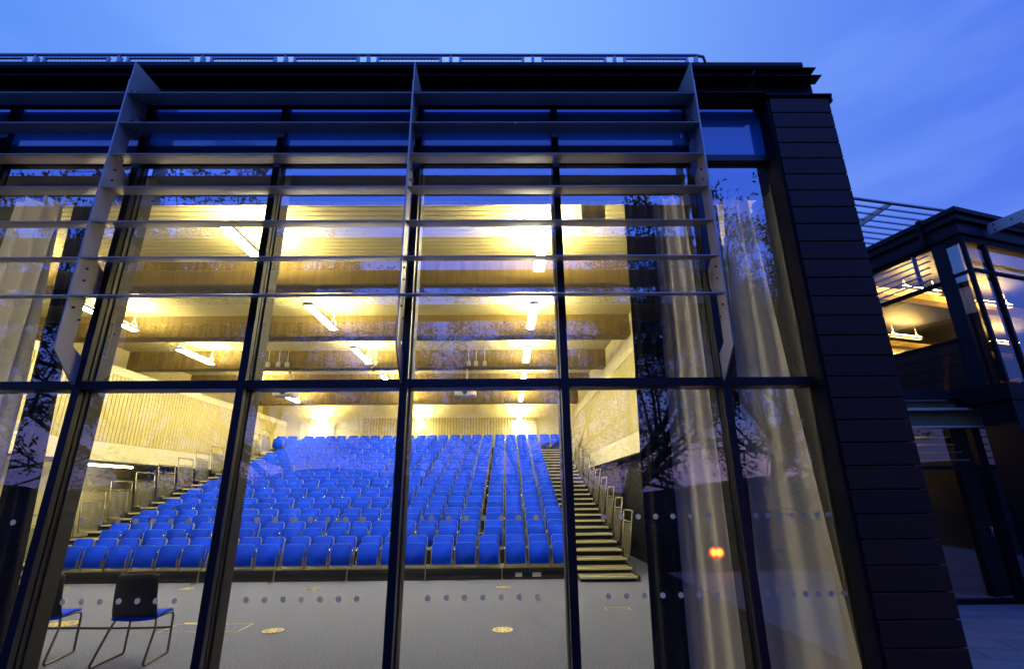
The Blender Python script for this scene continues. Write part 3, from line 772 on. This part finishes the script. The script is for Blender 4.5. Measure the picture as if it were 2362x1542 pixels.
# upper floor, left face (plane x=0)
ap(MB().box(0, .10, .28, .50, 3.372, 6.084), 'corner_pier', 'fascia')
ap(MB().box(0, .10, .502, 15, 3.372, 4.21), 'wall', 'clad')
for k in range(4): ap(MB().box(-.012, -.001, .51, 15, 3.40+.205*k, 3.595+.205*k), 'cladding_panel', 'clad')
ap(MB().box(-.03, .09, .502, 15, 4.212, 4.262), 'sill', 'dark')
ap(MB().quad((.05, .5, 4.26), (.05, 15, 4.26), (.05, 15, 6.08), (.05, .5, 6.08)), 'window_pane', 'glass_annex')
ap(MB().box(.0, .08, .503, 15, 5.29, 5.36), 'transom', 'dark')
for y in (2.0, 3.5, 5.0): ap(MB().box(0, .09, y, y+.06, 4.264, 6.082), 'mullion', 'dark')
ap(MB().box(.0, .08, .503, 15, 6.0, 6.083), 'window_head', 'dark')
lv = thing('window_louvre', 'row of thin horizontal metal louvres before the annex upper window', 'louvre', (CX, CY, 5.38), AN)
for k in range(5): MB().tube([(-.16+.02*k, .52, .02+.125*k), (-.16+.02*k, 4.4, .02+.125*k)], .017, 8).build('rail', 'galv', lv)
for y in (.74, 2.2, 3.7): MB().box(-.175, -.065, y, y+.02, -.02, .58).build('strut', 'galv', lv)
# corner glass strip
for (x0, x1, y0, y1, z0, z1) in ((-.02, .04, -.02, .04, 3.38, 6.084),):
    ap(MB().box(x0, x1, y0, y1, z0, z1), 'corner_post', 'dark')
ap(MB().quad((.02, .04, 3.42), (.02, .28, 3.42), (.02, .28, 6.0), (.02, .04, 6.0)), 'window_pane', 'glass')
ap(MB().box(-.01, .05, .042, .278, 5.35, 5.40), 'transom', 'dark')
ap(MB().box(-.01, .05, .042, .278, 5.94, 6.083), 'window_head', 'dark')
# right face (plane y=0)
for x in (.56, 2.1, 3.6, 5.1): ap(MB().box(x, x+.07, -.015, .09, 3.38, 6.083), 'mullion', 'dark')
ap(MB().box(.042, 16, -.01, .05, 5.38, 5.43), 'transom', 'dark')
ap(MB().box(.042, 16, -.012, .052, 5.95, 6.082), 'window_head', 'dark')
ap(MB().quad((.04, .02, 3.4), (.56, .02, 3.4), (.56, .02, 5.95), (.04, .02, 5.95)), 'window_pane', 'glass_annex')
ap(MB().quad((.63, .021, 3.4), (16, .021, 3.4), (16, .021, 5.95), (.63, .021, 5.95)), 'window_pane', 'glass')
ap(MB().box(.24, .42, .30, .48, 3.38, 6.2), 'column', 'fascia')
# inside the upper room
ap(MB().box(.12, 15.9, .06, 14.9, 6.09, 6.20), 'ceiling', 'annex_ceiling')
for y in (2.2, 5.2, 8.2, 11.2): ap(MB().box(.12, 15.9, y, y+.25, 5.93, 6.088), 'ceiling_beam', 'annex_ceiling')
ap(MB().box(15.9, 16.0, .06, 15, 3.38, 6.08), 'wall', 'plaster'); ap(MB().box(.12, 15.9, 14.9, 15.0, 3.38, 6.08), 'wall', 'plaster')
ap(MB().box(.12, 15.9, .06, 14.9, 3.372, 3.39), 'floor_finish', 'carpet')
al = thing('annex_light', '', 'ceiling light', (0,0,0), AN, 'warm strip lights in the annex')
MB().box(-.6, .6, -.07, .07, 0, .05).bevel(.008).build('housing', 'whitebox', al)
MB().box(-.56, .56, -.05, .05, .051, .06).build('uplighter', 'annex_glow', al)
MB().box(-.56, .56, -.04, .04, -.008, -.001).build('diffuser', 'annex_tube', al)
b_ = MB()
for x in (-.45, .45): b_.tube([(x-.06, 0, .05), (x, 0, .24)], .006, 5); b_.tube([(x+.06, 0, .05), (x, 0, .24)], .006, 5); b_.tube([(x, 0, .24), (x, 0, .33)], .006, 5)
b_.build('hanger', 'whitebox', al)
ca, sa = math.cos(AN), math.sin(AN)
fl = True
for (lx_, ly_, lb) in ((1.1, 1.5, 'warm strip light nearest the annex corner'), (1.0, 3.5, 'warm strip light behind the annex upper window, deeper in the room'), (1.1, 5.8, 'warm strip light farthest back in the annex'), (3.6, 1.6, 'warm strip light behind the annex right hand window'), (4.2, 4.0, 'warm strip light in the middle of the annex room'), (4.4, 6.8, 'warm strip light far inside the annex, middle row'), (7.6, 3.6, 'warm strip light far inside the annex, right row'), (7.8, 6.8, 'warm strip light in the farthest corner of the annex')):
    p = (CX + lx_*ca - ly_*sa, CY + lx_*sa + ly_*ca, 5.70)
    if fl: al.location = p; al['label'] = lb; fl = False
    else: dup(al, p, label=lb)
# projecting sunshade arm with three bolts
arm = thing('sunshade_arm', 'blue grey metal arm with three bolts projecting from the annex roof edge', 'bracket', (CX + .75*ca, CY + .75*sa, 6.18), AN)
MB().box(-.012, .012, -2.4, -.05, -.02, .19).bevel(.002).build('plate', 'fin', arm)
for (yy, zz) in ((-.16, .14), (-.16, .03), (-.42, .10)): MB().tube([(-.026, yy, zz), (.026, yy, zz)], .014, 6).build('bolt', 'bolt', arm)
for k in range(3): MB().box(.013, 3.0, -.45-.5*k, -.33-.5*k, .05, .065).build('blade', 'fin', arm)
# ground floor: glazed entrance screen facing the camera (world frame)
E_ = thing('entrance_screen', 'dark glazed entrance screen with door under the annex', 'entrance', (7.2, 8.6, 0))
def ep(mb, n, m, par=None):
    o = mb.build(n, m, par or E_)
    if par is None: o.matrix_parent_inverse = Matrix.Translation((-7.2, -8.6, 0))
    return o
ep(MB().box(5.2, 8.7, 8.62, 8.72, 2.74, 3.20), 'header', 'recess')
ep(MB().box(5.2, 8.7, 8.50, 8.61, 3.22, 3.36), 'head_beam', 'fascia'); ep(MB().box(5.2, 8.7, 8.50, 8.61, 3.02, 3.06), 'ledge', 'fin'); ep(MB().box(5.2, 8.7, 8.50, 8.61, 2.72, 2.75), 'ledge', 'fin')
ep(MB().box(5.2, 8.7, 8.57, 8.63, 2.03, 2.09), 'transom', 'dark')
ep(MB().box(5.2, 8.7, 8.55, 8.66, -.01, .07), 'threshold', 'dark')
ep(MB().box(8.02, 8.16, 8.55, 8.66, .072, 2.71), 'door_post', 'dark'); ep(MB().box(6.3, 6.38, 8.55, 8.66, .072, 2.71), 'door_post', 'dark')
ep(MB().quad((5.2, 8.6, .07), (8.7, 8.6, .07), (8.7, 8.6, 2.72), (5.2, 8.6, 2.72)), 'glass_leaf', 'glass_annex')
for k in range(4): ep(MB().box(5.6, 7.98, 8.70+.1*k, 8.76+.1*k, 2.18+.14*k, 2.20+.14*k), 'louvre_slat', 'fin')
ep(MB().tube([(7.86, 8.56, .98), (7.86, 8.52, .98), (7.86, 8.52, 1.12), (7.86, 8.56, 1.12)], .012, 6), 'handle', 'steel')
ep(MB().box(5.2, 12, 11.5, 11.6, 0, 3.2), 'inner_wall', 'grey_wall')
ep(MB().box(5.2, 12, 8.75, 11.5, -.01, .0), 'inner_floor', 'carpet')
ep(MB().box(5.1, 12, 8.75, 11.6, 3.22, 3.3), 'inner_ceiling', 'grey_wall')
gl2 = thing('globe_light', 'small warm lamp glowing behind the entrance screen head', 'lamp', (6.95, 8.85, 2.72))
bm_ = MB(); bmesh.ops.create_icosphere(bm_.bm, subdivisions=2, radius=.035); bm_.build('globe', 'annex_glow', gl2)
MB().box(-.01, .01, -.01, .01, .03, .10).build('bracket', 'dark', gl2)
# ground floor corner below the right face
ap(MB().box(.02, .30, .02, .5, -.01, 3.098), 'corner_pier', 'dark')
ap(MB().box(.30, 8, .25, .35, -.01, .30), 'wall', 'dark'); ap(MB().quad((.30, .30, .3), (8, .30, .3), (8, .30, 3.1), (.30, .30, 3.1)), 'window_pane', 'glass_annex')
ap(MB().box(.30, 8, 1.2, 1.3, 0, 3.09), 'inner_wall', 'dark')
lv2 = thing('window_louvre', 'bluish horizontal louvre slats at the ground floor of the annex', 'louvre', (CX, CY, 2.1), AN)
for k in range(5): MB().box(.10, 2.4, -.12, .0, .02+.125*k, .035+.125*k).build('slat', 'galv', lv2)
MB().box(.34, .352, -.135, .01, 0, .56).build('strut', 'galv', lv2)
MB().box(1.30, 1.312, -.135, .01, 0, .56).build('strut', 'galv', lv2)
el = thing('entrance_fill_light', 'pale fill light added to brighten the ground floor entrance, half hidden by the pier', 'ceiling light', (6.9, 10.0, 2.95))  # added fill lamp, lifts the dark interior behind the entrance glass
MB().box(-.5, .5, -.04, .04, .02, .07).build('housing', 'whitebox', el); MB().tube([(-.45, 0, 0), (.45, 0, 0)], .018, 8).build('tube', 'entrance_fill', el)
# slatted canopy behind the annex roof
cn = thing('slatted_canopy', 'pale slatted metal canopy projecting between the pier and the annex roof', 'canopy', (7.57, 9.19, 7.7), R(11.7))
for k in range(9): MB().box(-2.2, 4.2, .20+.235*k, .232+.235*k, -.015, .02).build('slat', 'galv', cn)
MB().tube([(-2.2, 0, 0), (4.2, 0, 0)], .035, 10).build('front_rail', 'galv', cn)
for x in (.9, 3.2): MB().prism([(.0, .05), (.0, -.04), (1.1, -.16), (2.4, -.20), (2.4, .0)], 'x', x, x+.03).build('bracket', 'fin', cn)
MB().tube([(-2.2, 2.0, .02), (4.2, 2.0, .02)], .03, 8).build('rear_rail', 'galv', cn)
MB().box(.6, 4.2, 2.36, 2.5, -1.09, .02).build('support_wall', 'dark', cn)

# ------------------------------------------------------------------ trees behind the photographer (mirrored in the glass)
def tree_mesh(seed, H, spread, nleaf, base):
    rnd = random.Random(seed); tk = MB(); tips = []
    def grow(p, d, ln, r, depth):
        n = 5; pts = [p]; q = p.copy(); dd = d.copy()
        for k in range(n):
            dd = (dd + Vector((rnd.uniform(-.2, .2), rnd.uniform(-.2, .2), rnd.uniform(-.10, .16)))).normalized()
            q = q + dd*ln/n; pts.append(q.copy())
            if depth >= 2: tips.append((q.copy(), dd.copy(), depth))
        tk.tube(pts, [max(r*(1-.5*i/n), .006) for i in range(n+1)], 7 if depth < 2 else 4)
        if depth < 5:
            for k in range((5, 4, 3, 3, 2)[depth]):
                a = rnd.uniform(0, 6.283); tilt = rnd.uniform(.3, 1.0)
                o_ = dd.orthogonal().normalized(); o2 = dd.cross(o_)
                nd = (dd*math.cos(tilt) + (o_*math.cos(a) + o2*math.sin(a))*math.sin(tilt)*spread).normalized()
                if depth >= 2 and nd.z < -.35: nd.z *= .4
                st_ = pts[rnd.choice((2, 3, 4, 5, 5))] if depth else pts[rnd.choice((3, 4, 5, 5))]
                grow(st_, nd, ln*rnd.uniform(.62, .86) if depth else ln*rnd.uniform(1.1, 1.4), r*.52, depth+1)
    grow(Vector((0, 0, 0)), Vector((rnd.uniform(-.12, .12), rnd.uniform(-.1, .1), 1)).normalized(), base, .17, 0)
    mz = max(t[0].z for t in tips); sc = (H-.3)/mz
    lf = MB()
    for _ in range(nleaf):
        p, d, dp = rnd.choice(tips)
        g = .20 if dp > 3 else .34
        c = p*sc + Vector((rnd.gauss(0, g), rnd.gauss(0, g), rnd.gauss(-.08, g)))
        if c.z < 1.9 or mnoise.noise(c*.8 + Vector((seed, 0, 0))) + .45*mnoise.noise(c*2.4) < .07: continue
        ax = (d + Vector((rnd.uniform(-.9, .9), rnd.uniform(-.9, .9), rnd.uniform(-1.0, .3)))).normalized()
        sd = ax.cross(Vector((rnd.uniform(-1, 1), rnd.uniform(-1, 1), rnd.uniform(-1, 1)))).normalized()
        l = rnd.uniform(.08, .17); w = l*.26
        a = lf.bm.verts.new(c); b1 = lf.bm.verts.new(c + ax*l*.5 + sd*w); b2 = lf.bm.verts.new(c + ax*l*.5 - sd*w); e = lf.bm.verts.new(c + ax*l)
        lf.bm.faces.new((a, b1, e, b2))
    tk.xf(Matrix.Scale(sc, 4))
    return tk, lf
def raw(mb, n, m):
    me = bpy.data.meshes.new(n); mb.bm.to_mesh(me); mb.bm.free(); me.materials.append(M[m]); return me
protos = []
for sd_, H_, sp_, nl_, bs_ in ((11, 14.0, 1.1, 100000, 2.0), (23, 12.5, 1.2, 84000, 1.8), (37, 11.5, 1.2, 52000, 2.2)):
    tk, lf = tree_mesh(sd_, H_, sp_, nl_, bs_); protos.append((raw(tk, 'trunk', 'bark'), raw(lf, 'crown', 'leaf')))
for (k, x, y, rz, sc_, lb) in ((0, 8.6, -8.0, .3, 1.0, 'tall leafy tree mirrored in the rightmost panes'), (1, 4.2, -9.0, 2.1, .95, 'leafy tree mirrored behind the right middle panes'),
        (0, -12.5, -8.5, 1.4, 1.0, 'dense tree mirrored in the leftmost panes'), (1, -7.6, -10.0, 4.0, .98, 'broad tree mirrored over the left window post'),
        (2, .4, -10.5, .8, .95, 'sparse tree mirrored right of the middle mullion'), (2, 12.5, -9.5, 2.8, 1.1, 'thin tree mirrored at the pier edge'),
        (2, -3.6, -11, 5.1, 1.0, 'open branched tree mirrored above the seating'),
        (0, -16.5, -14, 2.6, 1.0, 'far tree mirrored at the left picture edge')):
    t_ = thing('tree', lb, 'tree', (x, y, -.05), rz, 'trees across the road from the glass front'); t_.scale = (sc_,)*3
    for me, n in zip(protos[k], ('trunk', 'crown')):
        o = bpy.data.objects.new(n, me); COL.objects.link(o); o.parent = t_
# hedge along the road, dark below the skyline
tag(MB().box(-40, 40, -7.9, -3.0, -.029, -.024).build('road', 'asphalt'), kind='structure')
# amber warning lamp by the road
for k, (x, lb) in enumerate(((4.63, 'glowing amber warning lamp by the roadside, left of the pair'), (4.76, 'glowing amber warning lamp by the roadside, right of the pair'))):
    t_ = thing('warning_lamp', lb, 'warning lamp', (x, -2.9, -.03), 0, 'pair of amber warning lamps')
    MB().box(-.06, .06, -.05, .05, 0, .30).bevel(.01).build('battery_box', 'orange', t_)
    MB().tube([(0, .03, .44), (0, .05, .44), (0, .065, .44)], [.072, .072, .04], 14).build('lens', 'amber', t_)
    MB().tube([(0, -.035, .44), (0, .028, .44)], .082, 14).build('lamp_ring', 'orange', t_)
    MB().tube([(0, .0285, .44), (0, .034, .44)], .115, 18).build('halo_disc', 'amber_halo', t_)  # glowing disc added to imitate the lamp's halo, not a lamp part
    MB().box(-.02, .02, -.02, .01, .30, .375).build('neck', 'orange', t_)
